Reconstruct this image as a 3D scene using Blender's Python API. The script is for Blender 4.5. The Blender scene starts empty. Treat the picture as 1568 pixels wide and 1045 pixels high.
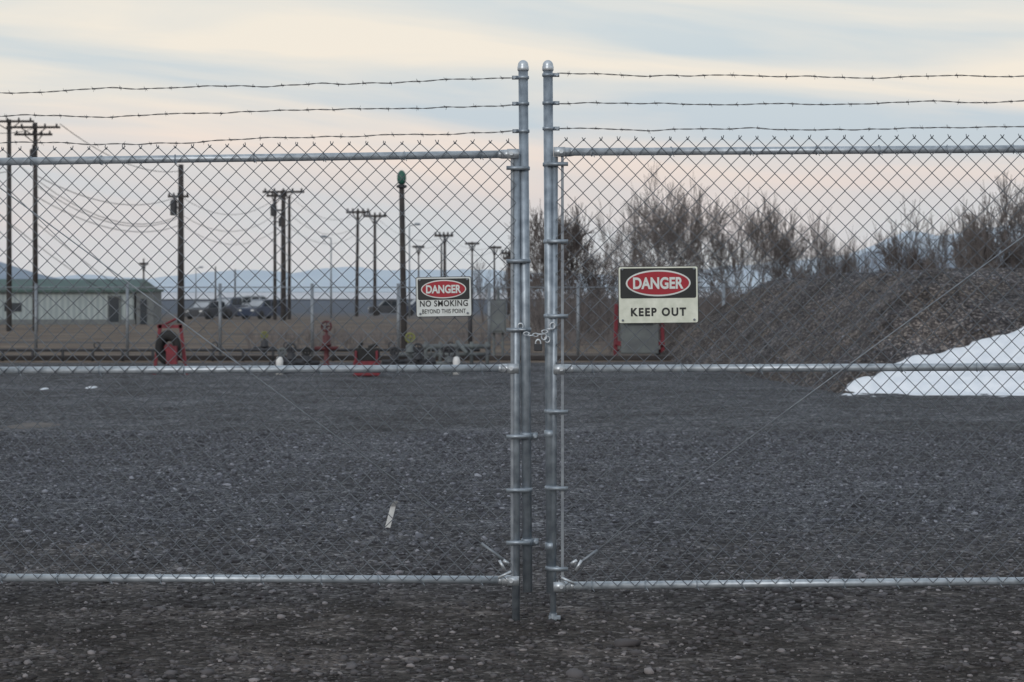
import bpy, bmesh, math, random
import numpy as np
from mathutils import Vector, Matrix, noise
random.seed(7); np.random.seed(7)
F=3400.0; CZ=1.4; HY=445.0; GD=9.44
scene=bpy.context.scene
def P(px,py,D): return Vector(((px-784)*D/F, D, CZ-(py-HY)*D/F))
def gz(y):
    if y<48: return 0.0
    if y<130: return -0.6*(y-48)/82
    if y<400: return -0.6-1.4*(y-130)/270
    return -2.0
# ---------------------------------------------------------------- materials
def new_mat(name):
    m=bpy.data.materials.new(name); m.use_nodes=True
    nt=m.node_tree; b=nt.nodes['Principled BSDF']
    return m,nt,b
def N(nt,t,**k):
    n=nt.nodes.new(t)
    for a,v in k.items(): setattr(n,a,v)
    return n
def lk(nt,a,b): nt.links.new(a,b)
def c4(c): return (c[0],c[1],c[2],1)
def simple(name,col,col2=None,scale=8,rough=.6,metal=0,bump=0.0,detail=4):
    m,nt,b=new_mat(name)
    b.inputs['Roughness'].default_value=rough; b.inputs['Metallic'].default_value=metal
    tc=N(nt,'ShaderNodeTexCoord'); no=N(nt,'ShaderNodeTexNoise')
    no.inputs['Scale'].default_value=scale; no.inputs['Detail'].default_value=detail
    lk(nt,tc.outputs['Object'],no.inputs['Vector'])
    if col2 is None: col2=tuple(x*.75 for x in col)
    r=N(nt,'ShaderNodeValToRGB'); e=r.color_ramp.elements
    e[0].position=.32; e[1].position=.68; e[0].color=c4(col2); e[1].color=c4(col)
    lk(nt,no.outputs['Fac'],r.inputs['Fac']); lk(nt,r.outputs['Color'],b.inputs['Base Color'])
    if bump:
        bp=N(nt,'ShaderNodeBump'); bp.inputs['Strength'].default_value=bump; bp.inputs['Distance'].default_value=.01
        lk(nt,no.outputs['Fac'],bp.inputs['Height']); lk(nt,bp.outputs['Normal'],b.inputs['Normal'])
    return m
M={}
M['galv']=simple('galvanized_steel',(.42,.475,.53),(.24,.28,.325),22,.48,.6,.12)
M['rail']=simple('galvanized_rail',(.60,.655,.71),(.40,.45,.50),26,.45,.5,.12)
M['galv_dull']=simple('galvanized_dull',(.30,.33,.36),(.2,.22,.25),30,.5,.5)
M['wire']=simple('galvanized_wire',(.19,.21,.235),(.11,.12,.14),15,.6,.35)
M['barb']=simple('barbed_wire_steel',(.20,.195,.20),(.11,.105,.11),30,.6,.4)
M['fitting']=simple('fitting_aluminium',(.68,.72,.76),(.48,.52,.56),40,.4,.6)
M['signwhite']=simple('sign_white',(.76,.79,.78),(.66,.69,.67),14,.5)
M['signcream']=simple('sign_cream',(.85,.87,.76),(.66,.69,.58),22,.5)
M['signblack']=simple('sign_black',(.014,.016,.018),(.022,.023,.024),10,.5)
M['signred']=simple('sign_red',(.42,.018,.035),(.34,.015,.03),10,.5)
M['wood']=simple('pole_wood',(.060,.052,.050),(.035,.031,.032),3,.85)
M['darkmetal']=simple('dark_metal',(.035,.038,.044),(.055,.055,.062),4,.6,.2)
M['cable']=simple('cable',(.04,.04,.045),None,4,.6)
M['green']=simple('green_paint',(.025,.12,.085),(.02,.08,.06),6,.5)
M['red']=simple('red_paint',(.20,.012,.026),(.11,.010,.02),9,.5)
M['redold']=simple('red_paint_faded',(.11,.025,.03),(.06,.02,.022),9,.6)
M['rubber']=simple('rubber',(.015,.015,.017),(.025,.025,.025),9,.8)
M['grey']=simple('grey_enamel',(.15,.17,.17),(.1,.11,.12),5,.6)
M['white']=simple('white_paint',(.82,.82,.80),(.65,.65,.65),20,.6)
M['yellow']=simple('yellow_green_paint',(.22,.23,.07),None,9,.6)
M['glass']=simple('dark_glass',(.02,.03,.04),(.03,.04,.05),2,.1)
M['bark']=simple('bare_bark',(.150,.130,.125),(.085,.073,.071),2,.9)
M['bark2']=simple('twig_bark',(.20,.178,.172),(.12,.106,.103),1.5,.9)
M['snow']=simple('snow',(.86,.89,.94),(.74,.78,.84),6,.7,0,.6)
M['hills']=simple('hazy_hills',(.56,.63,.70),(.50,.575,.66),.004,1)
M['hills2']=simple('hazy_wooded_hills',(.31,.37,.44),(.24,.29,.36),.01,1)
M['drydirt']=simple('dry_dirt',(.15,.13,.12),(.09,.083,.08),5,.95,0,.5)
m,nt,b=new_mat('ribbed_siding'); tc=N(nt,'ShaderNodeTexCoord'); w=N(nt,'ShaderNodeTexWave'); w.inputs['Scale'].default_value=.9; w.inputs['Distortion'].default_value=.3
no=N(nt,'ShaderNodeTexNoise'); no.inputs['Scale'].default_value=.8
mx=N(nt,'ShaderNodeMath',operation='MULTIPLY'); lk(nt,tc.outputs['Object'],w.inputs['Vector']); lk(nt,tc.outputs['Object'],no.inputs['Vector'])
lk(nt,w.outputs['Fac'],mx.inputs[0]); lk(nt,no.outputs['Fac'],mx.inputs[1])
r=N(nt,'ShaderNodeValToRGB'); r.color_ramp.elements[0].color=(.26,.31,.32,1); r.color_ramp.elements[1].color=(.44,.50,.50,1)
lk(nt,mx.outputs[0],r.inputs['Fac']); lk(nt,r.outputs['Color'],b.inputs['Base Color']); b.inputs['Roughness'].default_value=.6
M['siding']=m
M['roof']=simple('green_metal_roof',(.035,.095,.08),(.03,.065,.06),.8,.55)
M['carblue']=simple('dark_blue_car_paint',(.05,.07,.12),None,2,.3)
M['carwhite_glint']=simple('pale_car_paint_and_glint',(.40,.43,.47),None,2,.3)
M['cardark']=simple('charcoal_car_paint',(.05,.055,.065),None,2,.35)
m,nt,b=new_mat('fine_mesh_fabric'); tr=N(nt,'ShaderNodeBsdfTransparent'); mi=N(nt,'ShaderNodeMixShader'); mi.inputs[0].default_value=.07
b.inputs['Base Color'].default_value=(.2,.21,.23,1)
out=nt.nodes['Material Output']; lk(nt,tr.outputs[0],mi.inputs[1]); lk(nt,b.outputs[0],mi.inputs[2]); lk(nt,mi.outputs[0],out.inputs['Surface'])
M['fabric']=m
# gravel stones
m,nt,b=new_mat('gravel_stones'); ge=N(nt,'ShaderNodeNewGeometry'); r=N(nt,'ShaderNodeValToRGB')
e=r.color_ramp.elements; e[0].color=(.026,.025,.027,1); e[1].color=(.27,.27,.285,1); x=e.new(.5); x.color=(.064,.064,.071,1); x=e.new(.88); x.color=(.125,.128,.14,1)
lk(nt,ge.outputs['Random Per Island'],r.inputs['Fac'])
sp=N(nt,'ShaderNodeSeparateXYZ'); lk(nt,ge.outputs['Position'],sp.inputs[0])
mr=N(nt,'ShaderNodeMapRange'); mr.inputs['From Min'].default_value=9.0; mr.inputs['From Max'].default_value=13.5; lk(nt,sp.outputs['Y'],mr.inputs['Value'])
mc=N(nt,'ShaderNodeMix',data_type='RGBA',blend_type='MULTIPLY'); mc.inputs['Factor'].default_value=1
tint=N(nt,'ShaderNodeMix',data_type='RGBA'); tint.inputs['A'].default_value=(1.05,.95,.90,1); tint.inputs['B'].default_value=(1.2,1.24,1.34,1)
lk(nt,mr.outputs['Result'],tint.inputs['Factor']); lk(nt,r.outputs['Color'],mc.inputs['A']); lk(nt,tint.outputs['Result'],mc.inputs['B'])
lk(nt,mc.outputs['Result'],b.inputs['Base Color']); b.inputs['Roughness'].default_value=.85
M['stones']=m
# ground
def ground_mat(name,mound=False):
    m,nt,b=new_mat(name); b.inputs['Roughness'].default_value=.95
    b.inputs['Specular IOR Level'].default_value=.2
    tc=N(nt,'ShaderNodeTexCoord'); V=tc.outputs['Object']
    def noi(s,d=5,r=.55):
        n=N(nt,'ShaderNodeTexNoise'); n.inputs['Scale'].default_value=s; n.inputs['Detail'].default_value=d; n.inputs['Roughness'].default_value=r
        lk(nt,V,n.inputs['Vector']); return n.outputs['Fac']
    def ramp(f,*st):
        r=N(nt,'ShaderNodeValToRGB'); e=r.color_ramp.elements
        e[0].position=st[0][0]; e[0].color=c4(st[0][1]); e[1].position=st[-1][0]; e[1].color=c4(st[-1][1])
        for p,c in st[1:-1]:
            q=e.new(p); q.color=c4(c)
        lk(nt,f,r.inputs['Fac']); return r.outputs['Color']
    def mix(f,a,bb,bt='MIX'):
        n=N(nt,'ShaderNodeMix',data_type='RGBA',blend_type=bt)
        if isinstance(f,(int,float)): n.inputs['Factor'].default_value=f
        else: lk(nt,f,n.inputs['Factor'])
        for s,k in ((a,'A'),(bb,'B')):
            if isinstance(s,tuple): n.inputs[k].default_value=c4(s)
            else: lk(nt,s,n.inputs[k])
        return n.outputs['Result']
    vo=N(nt,'ShaderNodeTexVoronoi'); vo.inputs['Scale'].default_value=38; lk(nt,V,vo.inputs['Vector'])
    vs=N(nt,'ShaderNodeSeparateColor'); lk(nt,vo.outputs['Color'],vs.inputs[0])
    cell=vs.outputs[0]
    vo2=N(nt,'ShaderNodeTexVoronoi'); vo2.inputs['Scale'].default_value=11; lk(nt,V,vo2.inputs['Vector'])
    vs2=N(nt,'ShaderNodeSeparateColor'); lk(nt,vo2.outputs['Color'],vs2.inputs[0])
    pad=ramp(cell,(0,(.042,.043,.050)),(.7,(.100,.104,.118)),(1,(.31,.32,.34)))
    chunks=ramp(vs2.outputs[1],(0,(.62,.62,.62)),(1,(1.38,1.38,1.38)))
    pad=mix(.8,pad,chunks,'MULTIPLY')
    big=ramp(noi(.35,6,.65),(.34,(.76,.745,.73)),(.66,(1.24,1.24,1.24)))
    pad=mix(1,pad,big,'MULTIPLY')
    br=ramp(noi(1.3,7,.68),(.36,(.70,.68,.66)),(.64,(1.28,1.28,1.28))); pad=mix(.9,pad,br,'MULTIPLY')
    col=pad
    if not mound:
        sp=N(nt,'ShaderNodeSeparateXYZ'); lk(nt,V,sp.inputs[0])
        def yr(a,bv,wob=0,ws=.5):
            s=sp.outputs['Y']
            if wob:
                mu=N(nt,'ShaderNodeMath',operation='MULTIPLY_ADD'); lk(nt,noi(ws,4),mu.inputs[0]); mu.inputs[1].default_value=wob; lk(nt,s,mu.inputs[2]); s=mu.outputs[0]
            mr=N(nt,'ShaderNodeMapRange'); mr.inputs['From Min'].default_value=a; mr.inputs['From Max'].default_value=bv; lk(nt,s,mr.inputs['Value']); return mr.outputs['Result']
        dirt=ramp(cell,(0,(.042,.037,.035)),(.8,(.092,.081,.076)),(1,(.20,.185,.18)))
        dirt=mix(1,dirt,ramp(noi(1.6,7,.68),(.38,(.58,.55,.53)),(.5,(1,1,1)),(.63,(1.8,1.77,1.75))),'MULTIPLY')
        dirt=mix(.8,dirt,chunks,'MULTIPLY')
        col=mix(yr(11.5,16.5,5.0,.6),dirt,pad)
        grass=ramp(noi(.5,8,.7),(.3,(.10,.078,.062)),(.5,(.20,.155,.12)),(.7,(.29,.235,.185)))
        mp=N(nt,'ShaderNodeMapping'); mp.inputs['Scale'].default_value=(.06,.25,1); lk(nt,V,mp.inputs['Vector'])
        n2=N(nt,'ShaderNodeTexNoise'); n2.inputs['Scale'].default_value=1; n2.inputs['Detail'].default_value=4; lk(nt,mp.outputs[0],n2.inputs['Vector'])
        grass=mix(ramp(n2.outputs['Fac'],(.50,(0,0,0)),(.6,(1,1,1))),grass,(.11,.105,.11))
        col=mix(yr(43.0,43.6,.5,.6),col,grass)
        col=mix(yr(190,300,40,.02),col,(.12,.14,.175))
    else:
        g=ramp(noi(.9,6,.7),(.42,(0,0,0)),(.62,(1,1,1)))
        col=mix(1,col,(.98,.90,.85),'MULTIPLY')
        col=mix(g,col,mix(1,col,(1.22,1.12,1.0),'MULTIPLY'))
    lk(nt,col,b.inputs['Base Color'])
    ad=N(nt,'ShaderNodeMath',operation='MULTIPLY_ADD'); lk(nt,vo.outputs['Distance'],ad.inputs[0]); ad.inputs[1].default_value=-1.0
    lk(nt,noi(5,5,.7),ad.inputs[2])
    bp=N(nt,'ShaderNodeBump'); bp.inputs['Strength'].default_value=.85; bp.inputs['Distance'].default_value=.045
    lk(nt,ad.outputs[0],bp.inputs['Height']); lk(nt,bp.outputs['Normal'],b.inputs['Normal'])
    return m
M['ground']=ground_mat('gravel_ground'); M['moundm']=ground_mat('gravel_pile',True)
m,nt,b=new_mat('river_water'); b.inputs['Base Color'].default_value=(.35,.38,.44,1); b.inputs['Roughness'].default_value=.35
no=N(nt,'ShaderNodeTexNoise'); tc=N(nt,'ShaderNodeTexCoord'); mp=N(nt,'ShaderNodeMapping'); mp.inputs['Scale'].default_value=(.002,.02,1)
lk(nt,tc.outputs['Object'],mp.inputs['Vector']); lk(nt,mp.outputs[0],no.inputs['Vector']); no.inputs['Scale'].default_value=1
r=N(nt,'ShaderNodeValToRGB'); r.color_ramp.elements[0].position=.4; r.color_ramp.elements[1].position=.6
r.color_ramp.elements[0].color=(.30,.34,.42,1); r.color_ramp.elements[1].color=(.6,.6,.66,1); lk(nt,no.outputs['Fac'],r.inputs['Fac']); lk(nt,r.outputs['Color'],b.inputs['Base Color'])
M['water']=m
# ---------------------------------------------------------------- mesh helpers
class MB:
    def __init__(s): s.v=[]; s.f=[]
    def tube(s,a,b,r0,r1=None,n=8,cap=True):
        a=Vector(a); b=Vector(b); r1=r0 if r1 is None else r1
        d=(b-a)
        if d.length<1e-7: return
        d.normalize(); up=Vector((0,0,1)) if abs(d.z)<.9 else Vector((1,0,0))
        x=d.cross(up).normalized(); y=d.cross(x)
        k=len(s.v)
        for c,r in ((a,r0),(b,r1)):
            for i in range(n):
                t=2*math.pi*i/n; s.v.append(c+x*(r*math.cos(t))+y*(r*math.sin(t)))
        for i in range(n):
            j=(i+1)%n; s.f.append((k+i,k+j,k+n+j,k+n+i))
        if cap: s.f.append(tuple(k+i for i in range(n-1,-1,-1))); s.f.append(tuple(k+n+i for i in range(n)))
    def path(s,pts,r,n=6):
        for a,b in zip(pts[:-1],pts[1:]): s.tube(a,b,r,r,n,False)
    def box(s,c,sz,rot=0,tilt=0):
        c=Vector(c); R=Matrix.Rotation(rot,3,'Z')@Matrix.Rotation(tilt,3,'Y'); k=len(s.v)
        for dx in (-.5,.5):
            for dy in (-.5,.5):
                for dz in (-.5,.5): s.v.append(c+R@Vector((dx*sz[0],dy*sz[1],dz*sz[2])))
        for q in ((0,1,3,2),(4,6,7,5),(0,4,5,1),(2,3,7,6),(0,2,6,4),(1,5,7,3)): s.f.append(tuple(k+i for i in q))
    def lathe(s,base,prof,n=14,axis='Z'):
        base=Vector(base); k=len(s.v)
        for r,h in prof:
            for i in range(n):
                t=2*math.pi*i/n
                if axis=='Z': o=Vector((r*math.cos(t),r*math.sin(t),h))
                elif axis=='Y': o=Vector((r*math.cos(t),h,r*math.sin(t)))
                else: o=Vector((h,r*math.cos(t),r*math.sin(t)))
                s.v.append(base+o)
        for a in range(len(prof)-1):
            for i in range(n):
                j=(i+1)%n; s.f.append((k+a*n+i,k+a*n+j,k+(a+1)*n+j,k+(a+1)*n+i))
        s.f.append(tuple(k+i for i in range(n-1,-1,-1))); s.f.append(tuple(k+(len(prof)-1)*n+i for i in range(n)))
    def torus(s,c,R,r,axis='Y',n=20,m=8,sz=1.0,rot=None):
        c=Vector(c); k=len(s.v)
        for i in range(n):
            t=2*math.pi*i/n
            for j in range(m):
                u=2*math.pi*j/m; a=(R+r*math.cos(u)); h=r*math.sin(u)
                if axis=='Y': o=Vector((a*math.cos(t),h,a*math.sin(t)*sz))
                elif axis=='X': o=Vector((h,a*math.cos(t),a*math.sin(t)*sz))
                else: o=Vector((a*math.cos(t),a*math.sin(t)*sz,h))
                if rot is not None: o=rot@o
                s.v.append(c+o)
        for i in range(n):
            for j in range(m):
                i2=(i+1)%n; j2=(j+1)%m
                s.f.append((k+i*m+j,k+i2*m+j,k+i2*m+j2,k+i*m+j2))
    def extrude_y(s,pts,y0,y1):
        k=len(s.v); n=len(pts)
        for y in (y0,y1):
            for x,z in pts: s.v.append(Vector((x,y,z)))
        for i in range(n):
            j=(i+1)%n; s.f.append((k+i,k+j,k+n+j,k+n+i))
        s.f.append(tuple(k+i for i in range(n-1,-1,-1))); s.f.append(tuple(k+n+i for i in range(n)))
    def obj(s,name,mat,parent=None,smooth=False,bevel=0):
        me=bpy.data.meshes.new(name); me.from_pydata([tuple(v) for v in s.v],[],s.f); me.update()
        bm=bmesh.new(); bm.from_mesh(me); bmesh.ops.recalc_face_normals(bm,faces=bm.faces)
        bm.to_mesh(me); bm.free()
        me.materials.append(M[mat] if isinstance(mat,str) else mat)
        if smooth:
            me.polygons.foreach_set('use_smooth',[len(p.vertices)==4 for p in me.polygons])
        o=bpy.data.objects.new(name,me); scene.collection.objects.link(o)
        if bevel:
            bv=o.modifiers.new('bevel','BEVEL'); bv.width=bevel; bv.segments=2; bv.limit_method='ANGLE'
        if parent is not None: o.parent=parent
        return o
def empty(name):
    o=bpy.data.objects.new(name,None); o.empty_display_size=.1; scene.collection.objects.link(o); return o
# ---------------------------------------------------------------- ground
ys=[-80,-20,0]+[2+i for i in range(0,48,2)]+[48,60,80,100,130,180,250,400,700,1200,3000,9000]
xs=[-6000,-800,-150,-40,-15,-5,0,5,15,40,150,800,6000]
g=MB(); nx=len(xs)
for y in ys:
    for x in xs: g.v.append(Vector((x,y,gz(y))))
for i in range(len(ys)-1):
    for j in range(nx-1): k=i*nx+j; g.f.append((k,k+1,k+nx+1,k+nx))
g.obj('ground','ground')
w=MB()
pts=[(-2500,1500),(-1200,900),(-300,700),(0,800),(200,1100),(260,1900),(200,3300),(-2500,3300)]
w.v=[Vector((x,y,-1.6)) for x,y in pts]; w.f=[tuple(range(len(pts)))]; w.obj('river','water')
def blob(name,px,py,wpx,dy,mat,th=.01,seed=0,n=40):
    D=CZ*F/(py-HY); cx=(px-784)*D/F; R=wpx/2*D/F; mb=MB(); k=5
    mb.v.append(Vector((cx,D,th+.004)))
    for a in range(1,k+1):
        for i in range(n):
            t=2*math.pi*i/n; q=1+.55*noise.noise(Vector((math.cos(t)*1.6,math.sin(t)*1.6,seed)))+.35*noise.noise(Vector((math.cos(t)*5,math.sin(t)*5,seed)))
            rr=a/k*q; mb.v.append(Vector((cx+R*rr*math.cos(t),D+dy*rr*math.sin(t),.004+th*(1-(a/k)**2)*(1 if a<k else -.5) - (.006 if a==k else 0))))
    for i in range(n):
        j=(i+1)%n; mb.f.append((0,1+i,1+j))
        for a in range(k-1): mb.f.append((1+a*n+i,1+(a+1)*n+i,1+(a+1)*n+j,1+a*n+j))
    mb.obj(name,mat,smooth=True)
blob('snow_patch',140,594,13,.25,'snow',.02,1); blob('snow_patch',68,596,8,.2,'snow',.015,2)
blob('dirt_patch',48,652,80,.5,'drydirt',.008,5); blob('dirt_patch',-60,662,150,.5,'drydirt',.008,6)
# stones
bm=bmesh.new(); bmesh.ops.create_icosphere(bm,subdivisions=1,radius=1); IV=np.array([v.co[:] for v in bm.verts]); IF=np.array([[v.index for v in f.verts] for f in bm.faces]); bm.free()
def stones(name,pos,rad,mat,flat=.6):
    n=len(pos); V=np.repeat(IV[None],n,0)*(1+np.random.uniform(-.28,.28,(n,12,1)))
    V*=np.stack([np.random.uniform(.7,1.4,n),np.random.uniform(.7,1.2,n),np.random.uniform(.7,1.1,n)*flat],1)[:,None,:]
    a=np.random.uniform(0,6.28,n); ca,sa=np.cos(a)[:,None],np.sin(a)[:,None]
    t=np.random.uniform(-.5,.5,n); ct,st=np.cos(t)[:,None],np.sin(t)[:,None]
    y=V[:,:,1]*ct-V[:,:,2]*st; z=V[:,:,1]*st+V[:,:,2]*ct; x=V[:,:,0]
    V=np.stack([x*ca-y*sa,x*sa+y*ca,z],2)*rad[:,None,None]+pos[:,None,:]
    Fa=(IF[None]+(np.arange(n)*12)[:,None,None]).reshape(-1)
    me=bpy.data.meshes.new(name); me.vertices.add(n*12); me.vertices.foreach_set('co',V.reshape(-1).astype('f'))
    me.loops.add(len(Fa)); me.loops.foreach_set('vertex_index',Fa.astype('i')); nf=n*20; me.polygons.add(nf)
    me.polygons.foreach_set('loop_start',(np.arange(nf)*3).astype('i')); me.update(calc_edges=True); me.validate()
    me.materials.append(M[mat]); o=bpy.data.objects.new(name,me); scene.collection.objects.link(o); return o
n=70000
D=np.sqrt(np.random.uniform(6.5**2,22**2,n)); X=np.random.uniform(-.28,.28,n)*D
cl=np.array([noise.noise(Vector((a*1.1,b_*.8,2))) for a,b_ in zip(X,D)])
rad=np.clip(np.random.lognormal(math.log(.0075),.42,n)*(1+.5*cl),.003,.026)
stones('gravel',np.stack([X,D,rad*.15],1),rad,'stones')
n=40; D=np.sqrt(np.random.uniform(7**2,13**2,n)); X=np.random.uniform(-.26,.26,n)*D; rad=np.random.uniform(.014,.026,n)
X[0],D[0],rad[0]=(960-784)/F*8.75,8.75,.045; X[1],D[1],rad[1]=(880-784)/F*8.05,8.05,.036
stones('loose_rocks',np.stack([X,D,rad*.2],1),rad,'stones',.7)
# ---------------------------------------------------------------- gravel mound
def hm(x,y):
    ax,ay,bx,by=3.25,43.5,4.45,30.4
    L=math.hypot(bx-ax,by-ay); dl=((x-ax)*(-(by-ay))+(y-ay)*(bx-ax))/L
    ax2,ay2,bx2,by2=4.45,30.4,16,29.3
    L2=math.hypot(bx2-ax2,by2-ay2); df=(-(x-ax2)*(by2-ay2)+(y-ay2)*(bx2-ax2))/L2
    nz=noise.noise(Vector((x*.45,y*.45,0)))*.24+noise.noise(Vector((x*1.7,y*1.7,3)))*.07+noise.noise(Vector((x*5,y*5,3)))*.02
    p=1.62+max(0,min(14,43-y))*.015+noise.noise(Vector((x*.5,y*.5,9)))*.07
    db=(47-y)*.7
    h=min(.85*dl,.52*df,db)+nz*(1 if min(dl,df)>0 else 0)*min(1,max(0,min(dl,df)))
    k=.25
    t=max(0,min(1,.5+.5*(p-h)/k)); return (h*t+p*(1-t))-k*t*(1-t)
mo=MB(); st=.16; X0,X1,Y0,Y1=2.6,26,28.4,48
nxm=int((X1-X0)/st); nym=int((Y1-Y0)/st)
for j in range(nym):
    for i in range(nxm):
        x=X0+i*st; y=Y0+j*st; mo.v.append(Vector((x,y,max(-.12,hm(x,y)))))
for j in range(nym-1):
    for i in range(nxm-1):
        k=j*nxm+i; q=(k,k+1,k+nxm+1,k+nxm)
        if max(mo.v[a].z for a in q)>-.1: mo.f.append(q)
mo.obj('gravel_mound','moundm',smooth=True)
ps=[]
while len(ps)<9000:
    x=random.uniform(3.2,11); y=random.uniform(29,44); h=hm(x,y)
    if h>-.02: ps.append((x,y,h))
ps=np.array(ps); rad=np.clip(np.random.lognormal(math.log(.014),.4,len(ps)),.006,.05)
stones('mound_gravel',ps,rad,'stones',.7)
poly=[(1287,601),(1300,588),(1318,578),(1348,571),(1372,556),(1400,545),(1440,538),(1480,530),(1520,516),(1550,508),(1580,498),(1700,475),(1800,520),(1780,603),(1500,605),(1400,604)]
def sdp(px,py):
    d=1e9; ins=False; n=len(poly)
    for i in range(n):
        x1,y1=poly[i]; x2,y2=poly[(i+1)%n]
        dx,dy=x2-x1,y2-y1; t=max(0,min(1,((px-x1)*dx+(py-y1)*dy)/(dx*dx+dy*dy)))
        d=min(d,math.hypot(px-x1-dx*t,py-y1-dy*t))
        if (y1>py)!=(y2>py) and px<(x2-x1)*(py-y1)/(y2-y1)+x1: ins=not ins
    return d if ins else -d
sn=MB(); st=.07; idx={}
nxs=int(7/st); nys=int(5.5/st)
def sv(i,j):
    if (i,j) in idx: return idx[(i,j)]
    x=4.0+i*st; y=29.2+j*st; h=max(0,hm(x,y)); px=784+F*x/y; py=HY+F*(CZ-h)/y
    s=sdp(px,py)+noise.noise(Vector((x*2.3,y*2.3,5)))*6+noise.noise(Vector((x*7,y*7,5)))*4
    z=h+max(-.04,min(.07,s*.008))+.03*noise.noise(Vector((x*3,y*3,8))); idx[(i,j)]=(len(sn.v),s); sn.v.append(Vector((x,y,z))); return idx[(i,j)]
for j in range(nys):
    for i in range(nxs):
        q=[sv(i,j),sv(i+1,j),sv(i+1,j+1),sv(i,j+1)]
        if max(a[1] for a in q)>-2: sn.f.append(tuple(a[0] for a in q))
sn.obj('snow_patch','snow',smooth=True)
# ---------------------------------------------------------------- chain link gate
def panel(parent,c,topm,J):
    LB,LT,HT,HB=c; W=(HB-LB).length; H=(LT-LB).length; A=.0368; n=int(W/A)
    A=W/n; hh=(H+topm)/J
    def mp(u,v):
        uu=u/W; vv=v/H; q=(LB*(1-uu)+HB*uu)*(1-vv)+(LT*(1-uu)+HT*uu)*vv
        q=q+Vector((noise.noise(Vector((u*1.3,v*1.3,1)))*.008,-.022+noise.noise(Vector((u*.9,v*.9,7)))*.006,noise.noise(Vector((u*1.3,v*1.3,4)))*.008)); return q
    mb=MB(); r=.00185
    for i in range(n):
        pts=[]
        for j in range(J+1):
            rt=(j+i)%2==0
            q=mp(i*A+(A+.001 if rt else -.001),j*hh); q.y+=(.0022 if rt else -.0022); pts.append(q)
        mb.path(pts,r,5)
        if (J+i)%2==0:
            q=pts[-1]
            for sx in (-1,1):
                a=q+Vector((-.003*sx,0,-.006)); b2=q+Vector((.004*sx,.003*sx,.003)); c2=q+Vector((.006*sx+random.uniform(-.003,.003),-.002*sx,.009+random.uniform(-.004,.004)))
                mb.tube(a,b2,r*1.2,n=5); mb.tube(b2,c2,r,n=5)
    mb.obj('chain_link_mesh','wire',parent,True)
def band(mb,x,y,z,R,h=.018,lug=0):
    mb.lathe((x,y,z-h/2),[(R,0),(R+.004,.002),(R+.004,h-.002),(R,h)],16)
    if lug:
        mb.box((x+lug*(R+.014),y,z),(.026,.010,h)); mb.lathe((x+lug*(R+.017),y-.016,z),[(.007,0),(.007,.032)],6,'Y')
def barbed(parent,p0,p1,sagm=.01,seed=0):
    mb=MB(); rnd=random.Random(seed); L=(p1-p0).length; n=int(L/.0195)
    def pos(t):
        q=p0.lerp(p1,t); q.z+=-sagm*4*t*(1-t)+.014*noise.noise(Vector((t*L*2.6,seed*3.1,0)))+.006*noise.noise(Vector((t*L*9,seed*3.1,4))); return q
    pr=[None,None]
    for i in range(n+1):
        q=pos(i/n); tw=i*.95
        for s in (0,1):
            o=q+Vector((0,math.cos(tw+s*math.pi)*.0018,math.sin(tw+s*math.pi)*.0018))
            if pr[s] is not None: mb.tube(pr[s],o,.0013,n=4,cap=False)
            pr[s]=o
    d=.05
    while d<L:
        q=pos(d/L); mb.tube(q-Vector((.006,0,0)),q+Vector((.006,0,0)),.0036,n=6)
        for k in range(4):
            mb.tube(q+Vector(((k-1.5)*.003,0,0)),q+Vector(((k-1.5)*.003+rnd.uniform(-.008,.008),rnd.uniform(-.012,.012),.014*(1 if k<2 else -1)*rnd.uniform(.3,1))),.0011,.0005,4)
        d+=.117+rnd.uniform(-.01,.01)
    mb.obj('barbed_wire_strand','barb',parent)
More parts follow.
